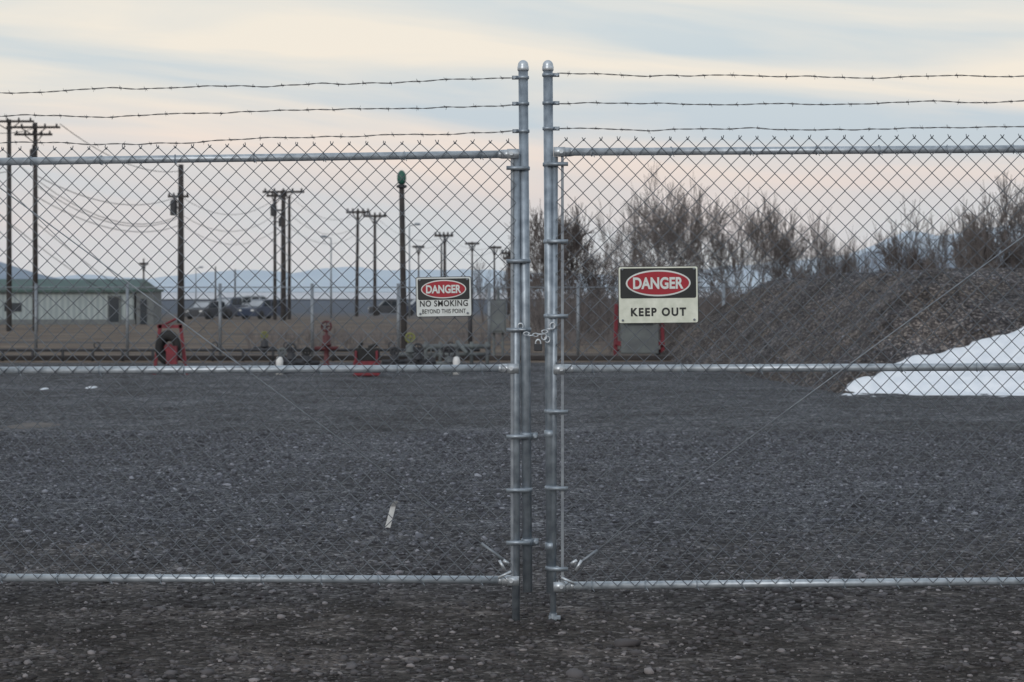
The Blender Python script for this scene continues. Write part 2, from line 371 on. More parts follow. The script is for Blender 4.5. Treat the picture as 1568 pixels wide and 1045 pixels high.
def leaf(name,side):
    root=empty(name)
    if side<0:
        LBp,LTp,LMp=(790,888),(790,236),(790,564); HTp,HBp,HMp=(-98,249),(-98,884),(-98,568); DH=9.52
        stile=((801,98),(808,906)); rod=((791,236),(790,952)); RW=.0165
        bw=[((787,119),(-98,143)),((787,159),(-98,182)),((787,201),(-98,224))]
    else:
        LBp,LTp,LMp=(852,897),(852,233),(852,565); HTp,HBp,HMp=(1748,227),(1748,888),(1748,561); DH=9.44
        stile=((839,98),(844,908)); rod=((850,240),(847,948)); RW=.0125
        bw=[((853,115),(1748,112)),((853,158),(1748,152)),((853,197),(1748,193))]
    LB,LT,LM=[P(*q,GD) for q in (LBp,LTp,LMp)]; HT,HB,HM=[P(*q,DH) for q in (HTp,HBp,HMp)]
    rails=MB()
    for a,b in ((LT,HT),(LM,HM),(LB,HB)): rails.tube(a,b,.0165,n=18)
    rails.tube(HB,HT+Vector((0,0,.40)),.021,n=18)
    rails.obj('frame_rails','rail',root,True)
    panel(root,(LB,LT,HT,HB),.052,50)
    s=MB(); a=P(*stile[0],GD); b=P(*stile[1],GD); s.tube(b,a,.0205,n=20); s.obj('latch_stile','galv',root,True)
    cp=MB(); R=.0225; cp.lathe(a-Vector((0,0,.030)),[(R,0),(R+.002,.004),(R+.002,.018),(R,.022)]+[(R*math.cos(t),.024+R*math.sin(t)) for t in (0,.3,.6,.9,1.2,1.45)],20)
    cp.obj('dome_cap','fitting',root,True)
    rr=MB(); a2=P(*rod[0],GD-.012); b2=P(*rod[1],GD-.012); b2.z=-.01; rr.tube(b2,a2,RW,n=16)
    rr.obj('drop_rod','galv',root,True)
    tb=MB(); tx=(784 if side<0 else 861); tb.box((P(tx,565,GD).x,GD-.022,(LT.z+LB.z)/2),(.012,.005,LT.z-LB.z-.03)); tb.obj('tension_bar','galv_dull',root)
    bands=MB()
    def sx(py):
        t=(py-stile[0][1])/(stile[1][1]-stile[0][1]); return P(stile[0][0]+(stile[1][0]-stile[0][0])*t,py,GD)
    for (p,_) in bw:
        q=sx(p[1]); band(bands,q.x,q.y,q.z,.021,.016,side)
    for py in ((258,400,505,668,750,830) if side<0 else (252,370,484,630,747,870)):
        q=sx(py); band(bands,q.x,q.y,q.z,.021,.018)
        if py in (668,830): band(bands,q.x,q.y,q.z,.0215,.03,1)
        q2=P(rod[0][0],py,GD-.012); band(bands,q2.x,q2.y,q2.z,RW,.016)
        bands.box(((q.x+P(tx+side*5,py,GD).x)/2,GD-.036,q.z),(abs(q.x-P(tx+side*5,py,GD).x)+.02,.004,.017))
    for py in ((664,836) if side>0 else ()):
        q=sx(py); band(bands,q.x,q.y,q.z,.0215,.03)
    bands.obj('tension_bands','galv',root,True)
    ft=MB()
    for q in (LT,LM,LB):
        d=(HT-LT).normalized()
        ft.tube(q+d*.008,q+d*.06,.0205,.0195,14); ft.tube(q+d*.06,q+d*.075,.0195,.0165,14)
        ft.box(q+Vector((side*.012,-.03,0)),(.05,.006,.04)); ft.lathe(q+Vector((side*.02,-.044,0)),[(.009,0),(.009,.014)],6,'Y')
    ft.tube(LB+Vector((side*.075,-.03,.012)),LB+Vector((side*.02,-.035,.04)),.006,n=8)
    ft.box(P(769 if side<0 else 886,866,GD-.05),(.012,.006,.05),0,side*(.5) if side<0 else .5)
    ft.box(P(775 if side<0 else 879,861,GD-.052),(.03,.006,.014),0,side*-.6)
    ft.obj('rail_end_fittings','fitting',root,True)
    tr=MB(); h2=P(-98,214,DH) if side<0 else HT
    q0=P(772 if side<0 else 880,858 if side<0 else 868,GD-.03); dd=(h2-q0).normalized()
    tr.tube(q0,h2+Vector((0,-.03,0)),.0028,n=6); tr.tube(q0,q0+dd*.12,.0065,n=8)
    tr.obj('truss_rod','galv_dull',root,True)
    ti=MB()
    for A0,B0,stp in ((LT,HT,.30),(LM,HM,.33),(LB,HB,.22)):
        L=(B0-A0).length; d=.15
        while d<L:
            q=A0.lerp(B0,d/L); ti.torus(q+Vector((0,-.003,0)),.0195,.0019,'X',12,5,rot=Matrix.Rotation(random.uniform(-.35,.35),3,'Z')); ti.tube(q+Vector((.003,-.02,-.01)),q+Vector((.012,-.026,-.024)),.0017,n=5); d+=stp*random.uniform(.85,1.15)
    ti.obj('tie_wires','galv',root,True)
    for k,(p,q) in enumerate(bw): barbed(root,P(p[0],p[1],GD),P(q[0],q[1],DH),.005,seed=k+(5 if side>0 else 1))
    if side>0:
        fo=MB(); q=P(rod[1][0],945,GD-.012); fo.box((q.x+.006,q.y,.012),(.05,.03,.012)); fo.tube((q.x,q.y,.0),(q.x,q.y,.03),.016,n=12); fo.obj('drop_rod_foot','galv',root)
    return root,(HT,HB)
lr,lh=leaf('chain_link_gate',-1); rr_,rh=leaf('chain_link_gate',1)
for side,(HT,HB) in ((-1,lh),(1,rh)):
    fr=empty('chain_link_fence'); px=HT.x+side*.09; mb=MB()
    mb.tube((px,GD,-.1),(px,GD,2.42),.036,n=18)
    for z in (.45,1.7): mb.tube((px,GD,z),(HT.x,GD,z),.014,n=8)
    for k in (1,2,3): mb.tube((px+side*2.6*k,GD,-.1),(px+side*2.6*k,GD,2.4),.024,n=14)
    zt=HT.z; e=Vector((px+side*7.8,GD,0))
    mb.tube((px,GD,zt),(e.x,GD,zt),.0165,n=14); mb.obj('fence_posts','galv',fr,True)
    panel(fr,(Vector((px,GD,.1)),Vector((px,GD,zt)),Vector((e.x,GD,zt)),Vector((e.x,GD,.1))),.05,50)
    for k,z in enumerate((2.05,2.17,2.29)): barbed(fr,Vector((px,GD,z)),Vector((e.x,GD,z)),.02,seed=20+k+side)
pc=empty('padlock_and_chain'); ch=MB()
cp=[P(800,505,GD-.05),P(806,511,GD-.062),P(813,514,GD-.065),P(820,513,GD-.066),P(827,512,GD-.066),P(834,508,GD-.062),P(842,504,GD-.05)]
for i,q in enumerate(cp):
    ch.torus(q,.012,.0035,'Y' if i%2 else 'Z',14,6,.6)
for i,q in enumerate([P(797,500,GD-.03),P(846,499,GD-.03),P(838,520,GD-.05),P(833,516,GD-.06)]): ch.torus(q,.011,.0032,'Y',14,6,1.2)
ch.obj('chain','fitting',pc,True)
pk=MB(); q=P(824,532,GD-.07); pk.box(q,(.034,.018,.03)); pk.obj('padlock_body','darkmetal',pc,bevel=.003)
pk=MB(); pk.torus(q+Vector((0,0,.016)),.011,.003,'Y',16,6,1.5); pk.obj('padlock_shackle','fitting',pc,True)
# ---------------------------------------------------------------- signs
def rrect(w,h,r,n=5):
    o=[]
    for cx,cz,a in ((w/2-r,h/2-r,0),(-w/2+r,h/2-r,90),(-w/2+r,-h/2+r,180),(w/2-r,-h/2+r,270)):
        for i in range(n+1):
            t=math.radians(a+90*i/n); o.append((cx+r*math.cos(t),cz+r*math.sin(t)))
    return o
def text(body,w,h,loc,mat,parent,name,off=.02,sp=1.0):
    cu=bpy.data.curves.new('t','FONT'); cu.body=body; cu.size=1; cu.offset=off; cu.space_character=sp; cu.align_x='CENTER'
    ob=bpy.data.objects.new('t',cu); scene.collection.objects.link(ob); bpy.context.view_layer.update()
    me=bpy.data.meshes.new_from_object(ob.evaluated_get(bpy.context.evaluated_depsgraph_get())); bpy.data.objects.remove(ob)
    co=np.array([v.co[:] for v in me.vertices]); mn,mxx=co.min(0),co.max(0); c=(mn+mxx)/2
    for v in me.vertices:
        x=(v.co.x-c[0])*w/(mxx[0]-mn[0]); z=(v.co.y-c[1])*h/(mxx[1]-mn[1]); v.co=(x,0,z)
    me.materials.clear(); me.materials.append(M[mat]); o=bpy.data.objects.new(name,me); scene.collection.objects.link(o); o.location=loc; o.parent=parent
def sign(cx,cy,wpx,hpx,mat,lines,rot):
    root=empty('danger_sign'); s=GD/F; w=wpx*s; h=hpx*s
    def layer(name,pts,y0,y1,mt):
        mb=MB(); mb.extrude_y(pts,y0,y1); return mb.obj(name,mt,root)
    layer('border',rrect(w,h,.008),0,.0016,'signblack')
    layer('plate',rrect(w-.005,h-.005,.007),-.0012,-.0002,mat)
    ph=h*.525
    def sh(p,dz): return [(x,z+dz) for x,z in p]
    zc=h/2-.008-ph/2
    layer('danger_panel',sh(rrect(w-.018,ph,.007),zc),-.0026,-.0014,'signblack')
    ell=lambda a,b:[(a*math.cos(2*math.pi*i/48),b*math.sin(2*math.pi*i/48)) for i in range(48)]
    layer('oval_rim',sh(ell(w*.405,ph*.44),zc),-.004,-.0028,'signwhite')
    layer('oval',sh(ell(w*.385,ph*.385),zc),-.0054,-.0042,'signred')
    text('DANGER',w*.63,ph*.40,(0,-.0066,zc),'signwhite',root,'danger_lettering',.035)
    for i,(t,ww,hh,dz,of,sp) in enumerate(lines): text(t,w*ww,h*hh,(0,-.0026,h*dz),'signblack',root,'lettering_%d'%(i+1),of,sp)
    bo=MB()
    for x in (-w/2+.018,w/2-.018):
        for z in (h/2-.012,-h/2+.014): bo.lathe((x,-.008,z),[(.003,0),(.005,.002),(.005,.006)],8,'Y')
    bo.obj('bolts','galv_dull',root)
    q=P(cx,cy,GD-.045); root.location=q; root.rotation_euler=(0,rot,0)
sign(1008,451.5,122,87,'signcream',[('KEEP OUT',.69,.15,-.30,.04,1.25)],math.radians(-.6))
sign(679.5,454.5,85,61,'signwhite',[('NO SMOKING',.86,.155,-.165,.02,1.1),('BEYOND THIS POINT',.78,.11,-.36,.012,1.05)],math.radians(-1))
# ---------------------------------------------------------------- white stake
sk=MB(); b=P(592,808,13.1); b.z=0; q1=P(602,776,13.1); q2=P(608,767,13.05)
d=.016
sk.v=[b+Vector((-d,0,-.02)),b+Vector((d,0,-.02)),b+Vector((d,.006,-.02)),b+Vector((-d,.006,-.02))]+[q1+Vector((-d,0,0)),q1+Vector((d*.9,0,0)),q1+Vector((d*.9,.006,0)),q1+Vector((-d,.006,0))]+[q2+Vector((-d*1.2,-.01,.0)),q2+Vector((d*.4,-.01,0)),q2+Vector((d*.4,-.004,0)),q2+Vector((-d*1.2,-.004,0))]
for k in (0,4):
    for i in range(4): j=(i+1)%4; sk.f.append((k+i,k+j,k+4+j,k+4+i))
sk.f+= [(3,2,1,0),(8,9,10,11)]
sk.obj('white_marker_stake','white')
# ---------------------------------------------------------------- poles
def G(px,D): return Vector(((px-784)*D/F,D,gz(D)))
def pole(px,D,top,wpx,arms=(),trans=(),lean=0,ins=True):
    root=empty('utility_pole'); mb=MB(); a=G(px-lean,D); a.z-=.3; b=P(px,top,D); r=wpx/2*D/F; mb.tube(a,b,r*1.1,r*.8,12); mb.obj('pole_shaft','wood',root,True)
    if arms:
        mb=MB(); im=MB()
        for y,x0,x1 in arms:
            p=P(x0,y,D-r); q=P(x1,y,D-r); s=3.4*D/F; c=(p+q)/2; mb.box(c,((q-p).length,s,s))
            k=5
            if ins:
                for i in range(k):
                    t=p.lerp(q,(i+.3)/(k-.4)); im.lathe(t+Vector((0,0,s*.4)),[(s*.3,0),(s*.55,s*.4),(s*.35,s*.6),(s*.5,s*.9),(s*.2,s*1.3)],8)
            mb.tube(p.lerp(q,.25),P(px,y+14,D-r),s*.25,n=5); mb.tube(p.lerp(q,.75),P(px,y+14,D-r),s*.25,n=5)
        mb.obj('crossarms','wood',root)
        if ins: im.obj('insulators','darkmetal',root)
    for x,y,w,h in trans:
        mb=MB(); s=D/F; R=w*s/2; mb.lathe(P(x,y+h/2,D-.1),[(R*.85,0),(R,.05),(R,h*s*.85),(R*.7,h*s)],12); mb.tube(P(x,y-h/2,D-.1),P(x,y-h/2-6,D-.1),R*.2,n=6); mb.tube(P(x,y,D-.1),P(px,y,D),R*.3,n=6); mb.obj('transformer','darkmetal',root)
    return root
pole(14,95,183,8,[(186,-30,52)])
pole(54,96,188,8,[(195,10,92),(206,22,80)],[(50,236,9,16)])
pole(277,140,252,10,[(301,257,289)],[(266,318,11,24)])
pole(434,160,291,8,[(294,402,466)],[(419,322,10,18)])
pole(421,166,296,5,[(300,408,440)],[(430,340,7,14)])
pole(443,170,300,5)
pole(548,205,322,5,[(325,530,566)],lean=2)
pole(574,215,331,5,[(331,556,592)])
pole(681,260,359,5,[(361,665,694)])
pole(676,280,372,3); pole(723,300,370,3,[(373,712,734)],ins=False)
pole(757,300,376,3,[(379,748,768)],ins=False); pole(780,230,385,7,[(388,768,792),(396,770,790)])
pole(641,320,376,2.5,[(378,632,650)],ins=False)
pole(220,420,396,3,[(404,213,227)],ins=False); pole(330,420,408,2.5,ins=False); pole(360,420,412,2.5,ins=False)
root=empty('green_topped_lamp_post'); mb=MB(); mb.tube(G(619,52),P(615,280,52),.075,.06,12); mb.obj('shaft','wood',root,True)
mb=MB(); s=52/F; q=P(615,283,52); mb.lathe(q,[(3*s,0),(6*s,3*s),(7*s,8*s),(7*s,14*s),(5*s,19*s),(2*s,22*s)],14); mb.obj('green_head','green',root,True)
mb=MB(); mb.lathe(q-Vector((0,0,5*s)),[(6*s,0),(8*s,1*s),(8*s,4*s),(5*s,5*s)],14); mb.obj('collar','darkmetal',root)
def slamp(px,D,top,dx):
    root=empty('street_lamp'); mb=MB(); b=P(px,top,D); r=.07; mb.tube(G(px,D),b,r*1.2,r*.7,8); e=P(px+dx,top-3,D); mb.tube(b,e,r*.6,n=6); mb.obj('mast','galv_dull',root,True)
    mb=MB(); mb.lathe(e-Vector((0,0,.12)),[(.15,0),(.3,.06),(.2,.2)],10); mb.obj('lamp_head','galv_dull',root)
slamp(507,180,365,-11); slamp(627,190,346,12); slamp(300,260,412,8)
cab=MB()
def cable(a,b,sag,r=.014,n=14):
    pts=[]
    for i in range(n+1):
        t=i/n; q=a.lerp(b,t); q.z-=4*sag*t*(1-t); pts.append(q)
    cab.path(pts,r,4)
for y0,y1,s,x0 in ((283,333,1.1,54),(268,300,.9,54),(300,345,.9,54),(190,262,.7,92),(240,330,1.5,14)): cable(P(x0,y0,96),P(275,y1,140),s,.02)
cable(P(-60,190,90),P(54,196,96),.3); cable(P(-60,240,90),P(14,262,95),.3); cable(P(-60,275,90),P(240,486,120),.6,.02); cable(P(54,340,96),P(235,478,110),.1,.018)
for y0,y1 in ((303,296),(330,320),(345,345)): cable(P(280,y0,140),P(432,y1,160),1.3,.018)
for y0,y1 in ((296,326),(325,345),(345,356)): cable(P(440,y0,160),P(548,y1,205),1.2,.018)
for y0,y1 in ((332,362),(345,372)): cable(P(575,y0,215),P(681,y1,260),1.3,.018)
for y0,y1 in ((362,376),(372,384)): cable(P(684,y0,260),P(757,y1,300),1,.018)
cab.obj('overhead_cables','cable')
# ---------------------------------------------------------------- rear fence
fr=empty('rear_chain_link_fence'); mb=MB(); D=47.4
for px in (-90,55,195,337,478,610,720,749,885,1108,1250): mb.tube((( px-784)*D/F,D,-.05),((px-784)*D/F,D,1.55),.035,n=8)
mb.tube(((-250-784)*D/F,D,1.47),((1250-784)*D/F,D,1.47),.014,n=6); mb.obj('posts','galv_dull',fr,True)
mb=MB(); k=[((-250-784)*D/F,D+.04,.02),((1250-784)*D/F,D+.04,.02),((1250-784)*D/F,D+.04,1.47),((-250-784)*D/F,D+.04,1.47)]; mb.v=[Vector(q) for q in k]; mb.f=[(0,1,2,3)]; mb.obj('fabric','fabric',fr)
mb=MB(); mb.box(((300-784)*44.5/F,44.5,.05),(20,.2,.10)); mb.obj('low_kerb','wood',bevel=.02)
pr=empty('pipe_run'); mb=MB(); zz=.22
mb.tube((( -200-784)*44/F,44,zz),((735-784)*44/F,44,zz),.03,n=8)
for px in range(-180,740,46): mb.tube(((px-784)*44/F,44,0),((px-784)*44/F,44,zz),.03,n=6)
for px in (150,330,440,600,690): mb.torus(((px-784)*44/F,43.9,zz+.10),.06,.014,'Y',12,5)
mb.obj('pipes','darkmetal',pr,True)
# ---------------------------------------------------------------- yard equipment
def sc(D): return D/F
root=empty('hose_reel'); D=37; s=sc(D); cx=(260-784)*s
mb=MB()
for px in (241,281): mb.box(((px-784)*s,D,.42),(5*s,.05,.84),0,.12 if px<260 else -.12)
for z in (.06,.80): mb.box((cx,D,z),(38*s,.05,5*s))
mb.box((cx,D+.25,.25),(40*s,.05,.05)); mb.box((cx+6*s,D-.2,.33),(16*s,.12,.3)); mb.lathe((cx,D-.18,.45),[(.07,0),(.07,.12)],12,'Y'); mb.tube((cx-14*s,D,.8),(cx+10*s,D,.93),.02,n=6)
mb.obj('frame','red',root)
mb=MB(); mb.torus((cx-2*s,D-.05,.45),14*s,6*s,'Y',24,10,1.35); mb.torus((cx-2*s,D+.12,.45),12*s,5*s,'Y',24,10,1.35); mb.obj('hose_coil','rubber',root,True)
root=empty('red_valve_box'); D=36.3; s=sc(D); cx=(562-784)*s
mb=MB(); mb.box((cx,D,.13),(40*s,.35,.24)); mb.box((cx-16*s,D-.18,.32),(4*s,.03,.2)); mb.box((cx+16*s,D-.18,.32),(4*s,.03,.2)); mb.obj('box','red',root,bevel=.01)
mb=MB(); mb.box((cx,D,.36),(38*s,.3,.2)); mb.tube((cx-12*s,D,.45),(cx-8*s,D,.55),.03); mb.tube((cx+2*s,D,.47),(cx+16*s,D,.52),.03); mb.obj('pump_motor','rubber',root,bevel=.02)
def valve(px,D,h,mat='darkmetal',wheel=.11,wm='red',name='pipe_valve'):
    root=empty(name); x=(px-784)*sc(D); mb=MB(); mb.lathe((x,D,0),[(.09,0),(.09,.03),(.05,.04),(.045,h*.5),(.09,h*.52),(.09,h*.56),(.07,h*.6),(.08,h*.75),(.03,h*.8),(.018,h)],12)
    mb.tube((x-.22,D,h*.45),(x+.22,D,h*.45),.04,n=10); mb.obj('body',mat,root,True)
    mb=MB(); mb.torus((x,D-.02,h),wheel,.018,'Y',18,6); mb.tube((x-wheel,D-.02,h),(x+wheel,D-.02,h),.012,n=5); mb.tube((x,D-.02,h-wheel),(x,D-.02,h+wheel),.012,n=5); mb.obj('handwheel',wm,root,True)
valve(432,37.5,.36,'darkmetal',.06,'grey'); valve(446,38.5,.40,'darkmetal',.08,'darkmetal'); valve(470,38,.36,'darkmetal',.06,'rubber')
valve(628,40,.55,'grey',.08,'yellow'); valve(640,38,.42,'darkmetal',.07,'darkmetal'); valve(660,38,.33,'darkmetal',.09,'grey'); valve(688,37.5,.36,'grey',.10,'darkmetal'); valve(604,39,.33,'darkmetal',.07,'darkmetal')
valve(500,41,.74,'redold',.09,'redold'); valve(405,45,.50,'darkmetal',.06,'yellow')
root=empty('pipe_manifold'); mb=MB(); D=39; s=sc(D)
mb.tube((( 648-784)*s,D,.42),((750-784)*s,D,.42),.04,n=10); mb.tube(((655-784)*s,D,.28),((745-784)*s,D,.28),.03,n=10)
for px in (652,674,700,722,746): mb.tube(((px-784)*s,D,0),((px-784)*s,D,.5),.03,n=8); mb.lathe(((px-784)*s,D,.38),[(.06,0),(.06,.08)],10)
mb.tube(((700-784)*s,D,.5),((716-784)*s,D-.3,.3),.035,n=8); mb.obj('pipes','grey',root,True)
D=37
for px in (428,699):
    root=empty('white_bollard'); mb=MB(); mb.lathe(((px-784)*sc(D),D,0),[(.06,0),(.06,.24),(.04,.29),(.01,.30)],12); mb.obj('post','white',root,True)
root=empty('electrical_cabinet'); D=46; s=sc(D); mb=MB(); x=(763-784)*s; mb.box((x,D,.86),(24*s,.25,.68)); mb.tube((x-.09,D,0),(x-.09,D,.55),.03); mb.tube((x+.09,D,0),(x+.09,D,.55),.03); mb.box((x,D-.14,.86),(20*s,.02,.6)); mb.tube((x,D,1.2),(x,D,1.45),.03); mb.obj('cabinet','grey',root,bevel=.01)
root=empty('fire_hose_cabinet'); D=46.3; s=sc(D); cx=(979-784)*s; mb=MB()
for px,t in ((943,0.02),(1014,-.02)): mb.box(((px-784)*s,D,.55),(6*s,.1,1.14),0,t)
mb.box((cx,D+.12,.14),(70*s,.06,.06)); mb.box(((948-784)*s,D,.30),(14*s,.3,.1),0,.2); mb.box(((1010-784)*s,D,.30),(14*s,.3,.1),0,-.2); mb.obj('red_frame','red',root,bevel=.01)
mb=MB(); mb.box((cx,D+.02,.40),(58*s,.4,.62)); mb.obj('bin','grey',root,bevel=.02)
mb=MB(); mb.box((cx,D,.90),(60*s,.45,.34)); mb.box((cx,D-.02,1.09),(66*s,.5,.04)); mb.box((cx,D-.26,.72),(40*s,.03,.03)); mb.obj('hood','darkmetal',root,bevel=.02)
for px,t in ((720,448),(838,430)):
    root=empty('pipe_post'); mb=MB(); D=46.8; mb.tube(G(px,D),P(px,t,D),.045,n=8); mb.lathe(P(px,t,D),[(.045,0),(.055,.01),(.03,.05)],8); mb.obj('post','darkmetal',root,True)
# ---------------------------------------------------------------- building
root=empty('metal_sided_building'); D=131; s=sc(D); z0=gz(D)
def X(px): return (px-784)*s
zt=CZ-(447-HY)*s; zr=CZ-(430-HY)*s
mb=MB(); mb.box(((X(-260)+X(205))/2,D+4,(z0+zt)/2-.1),(X(205)-X(-260),8,zt-z0+.2)); mb.obj('walls','siding',root)
mb=MB(); y=D-.35
mb.v=[Vector(q) for q in ((X(-265),y,zt-.02),(X(210),y,zt-.02),(X(210),D+8.3,zt-.02),(X(-265),D+8.3,zt-.02),(X(-265),y,zt+.12),(X(210),y,zt+.12),(X(204),D+4,zr+.12),(X(-265),D+4,zr+.12),(X(210),D+8.3,zt+.12),(X(-265),D+8.3,zt+.12))]
mb.f=[(0,1,2,3),(0,4,5,1),(4,7,6,5),(7,9,8,6),(9,3,2,8),(1,5,6,8,2),(0,3,9,7,4)]; mb.obj('roof','roof',root)
mb=MB(); mb.box((X(175),D-.03,(z0+zt)/2-.1),(14*s,.06,zt-z0-.5)); mb.box((X(20),D-.03,zt-.9),(26*s,.06,.5)); mb.obj('openings','glass',root)
mb=MB()
for px in (166,184): mb.box((X(px),D-.05,(z0+zt)/2-.05),(1.6*s,.1,zt-z0-.35))
mb.box((X(175),D-.05,zt-.28),(20*s,.1,.08)); mb.box((X(-20),D-.02,z0+.15),(X(205)-X(-260)-.4,.05,.3)); mb.obj('trim','grey',root)
root=empty('small_shed'); mb=MB(); mb.box((X(224),D+1,(z0+zt)/2),(26*s,3,zt-z0)); mb.obj('walls','grey',root); mb=MB(); mb.box((X(224),D+1,zt+.08),(32*s,3.4,.16)); mb.obj('roof','roof',root); mb=MB(); mb.box((X(222),D-.52,(z0+zt)/2-.2),(10*s,.04,1.5)); mb.obj('door','glass',root)
# ---------------------------------------------------------------- cars
def car(px,D,L,H,mat,pickup=False,rot=0,name='parked_car'):
    root=empty(name)
    body=[(-.5,.16),(-.5,.52),(-.48,.58),(-.26,.62),(.33,.64),(.49,.60),(.5,.5),(.5,.16)]
    cab_=[(-.27,.62),(-.16,.97),(-.1,1),(.1 if pickup else .26,1),(.14 if pickup else .40,.63)]
    wd=1.75; mb=MB(); mb.extrude_y([(x*L,z*H) for x,z in body],-wd/2,wd/2); mb.obj('body',mat,root,bevel=.05)
    mb=MB(); mb.extrude_y([(x*L,z*H) for x,z in cab_],-wd/2+.12,wd/2-.12); mb.obj('cabin',mat,root,bevel=.04)
    mb=MB()
    for a,b in (((-.22,-.04)),((-.02,.12 if pickup else .14)))+(() if pickup else ((.16,.31),)):
        mb.extrude_y([(a*L,.66*H),((a+.035)*L,.93*H),((b)*L,.93*H),(b*L,.66*H)],-wd/2+.10,wd/2-.10)
    mb.obj('windows','glass',root)
    mb=MB(); k=-.03
    mb.v=[Vector(q) for q in ((-.272*L+k,-.68,.645*H),(-.272*L+k,.68,.645*H),(-.17*L+k,.6,.95*H),(-.17*L+k,-.6,.95*H))]; mb.f=[(0,1,2,3)]; mb.obj('windscreen','carwhite_glint',root)  # windscreen glint is painted: a pale colour in place of glass
    mb=MB()
    for x in (-.32,.32):
        for y in (-wd/2-.02,wd/2-.2): mb.lathe((x*L,y,.33),[(.2,0),(.33,.02),(.33,.2),(.2,.22)],18,'Y')
    mb.obj('wheels','rubber',root,True)
    mb=MB()
    for y in (-.62,.62): mb.box((-L*.5-.005,y,H*.45),(.03,.3,.14))
    mb.obj('headlamps','white',root)
    root.location=G(px,D); root.rotation_euler=(0,0,rot)
car(318,172,4.3,1.4,'cardark',rot=1.2); car(352,176,4.8,1.7,'carblue',True,1.2,'parked_pickup_truck'); car(405,174,4.5,1.55,'carblue',False,1.0); car(380,200,4.6,1.9,'carwhite_glint',False,.6)
car(600,220,4.6,1.5,'cardark',False,.1); car(650,215,5,1.7,'carblue',True,.3,'parked_pickup_truck')
# ---------------------------------------------------------------- hills
def ridge(name,prof,D,mat,depth=1500,nz=3):
    mb=MB(); xs_=np.linspace(prof[0][0],prof[-1][0],260); n=len(xs_)
    for px in xs_:
        y=np.interp(px,[p[0] for p in prof],[p[1] for p in prof])+noise.noise(Vector((px*.03,D,0)))*nz+noise.noise(Vector((px*.12,D,0)))*nz*.35
        a=P(px,y,D); mb.v+= [Vector((a.x,D-depth*.4,-2.5)),Vector((a.x,D-depth*.15,a.z*.55)),a,Vector((a.x,D+depth,-2.5))]
    for i in range(n-1):
        for j in range(3): k=i*4+j; mb.f.append((k,k+4,k+5,k+1))
    mb.obj(name,mat,smooth=True)
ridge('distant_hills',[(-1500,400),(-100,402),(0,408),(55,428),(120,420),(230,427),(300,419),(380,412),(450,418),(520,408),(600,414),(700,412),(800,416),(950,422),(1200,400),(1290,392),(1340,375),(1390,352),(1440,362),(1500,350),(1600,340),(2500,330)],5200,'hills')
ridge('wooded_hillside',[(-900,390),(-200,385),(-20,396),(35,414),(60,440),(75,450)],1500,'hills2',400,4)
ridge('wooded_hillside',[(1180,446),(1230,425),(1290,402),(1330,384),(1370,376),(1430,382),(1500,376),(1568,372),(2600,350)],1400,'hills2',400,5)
# ---------------------------------------------------------------- bare trees
def grow(mb,p,d,L,r,dep,rnd,mind=.009,upb=.12,spr=(.4,.95),q0=.2):
    seg=3; q=p; dd=d.copy(); pts=[]
    for i in range(seg):
        dd=(dd+Vector((rnd.uniform(-1,1),rnd.uniform(-1,1),rnd.uniform(-.4,.6)))*q0).normalized()
        n=q+dd*(L/seg); r2=max(mind,r*(1-.2*(i+1))); r1=max(mind,r*(1-.2*i))
        mb.tube(q,n,r1,r2,5 if dep>3 else 3,False); pts.append((n,dd.copy(),r2)); q=n
    if dep<=0: return
    nch=rnd.choice((3,3,4))
    for k in range(nch):
        b,bd,br=pts[2 if k==0 else (1 if k==1 else rnd.choice((0,1,2)))]
        a=rnd.uniform(0,6.28); sp=rnd.uniform(*spr)*(.4 if k==0 else 1)
        side=bd.cross(Vector((math.cos(a),math.sin(a),.2))).normalized()
        nd=(bd+side*sp+Vector((0,0,upb))).normalized()
        grow(mb,b,nd,L*rnd.uniform(.62,.86),br*.68,dep-1,rnd,mind,upb,spr,q0)
def tree(px,D,top,spread,stems=3,dep=5,seed=1,mat='bark2',r=.10,upb=.12,spr=(.4,.95),w=None,first=.28):
    rnd=random.Random(seed); mb=MB(); b=G(px,D); H=CZ-(top-HY)*D/F-b.z
    for s in range(stems):
        a=rnd.uniform(0,6.28); d=Vector((math.cos(a)*spread,math.sin(a)*spread,1)).normalized()
        grow(mb,b+Vector((math.cos(a)*.3,math.sin(a)*.3,-.1)),d,H*first*rnd.uniform(.75,1.1),r*rnd.uniform(.7,1.1),dep,rnd,.009,upb,spr)
    zs=np.sort([v.z for v in mb.v]); zz=zs[int(len(zs)*.985)]; f=H/(zz-b.z)
    for v in mb.v: v.z=b.z+(v.z-b.z)*f
    if w:
        xq=np.sort([v.x-b.x for v in mb.v]); cw=xq[int(len(xq)*.97)]-xq[int(len(xq)*.03)]; cx=(xq[int(len(xq)*.97)]+xq[int(len(xq)*.03)])/2; g_=w*D/F/cw
        for v in mb.v:
            hfr=min(1,(v.z-b.z)/(H*.4)); v.x=b.x+(v.x-b.x-cx*hfr)*g_
    mb.obj('bare_tree',mat)
tree(868,80,328,.45,5,5,3,'bark',.10,w=115,first=.24); tree(838,86,350,.4,3,5,4,'bark',.08,w=75); tree(912,84,385,.5,4,4,5,'bark',.06,w=70,first=.25)
tree(1000,95,284,.3,3,5,11,r=.13,w=140,first=.3); tree(1050,97,296,.3,2,5,51,r=.12,w=105,first=.3); tree(955,97,318,.35,3,5,12,w=90); tree(1092,98,314,.35,3,5,13,w=95); tree(1138,96,322,.4,3,5,14,w=95); tree(1182,100,314,.35,3,5,15,w=95)
tree(1222,104,345,.4,3,5,16,w=80); tree(1262,104,338,.4,3,5,17,w=80); tree(1300,106,366,.4,3,4,37,w=55); tree(1385,95,340,.5,4,5,18,'bark',.1,w=85,first=.24); tree(1345,100,378,.5,4,4,19,'bark',w=55)
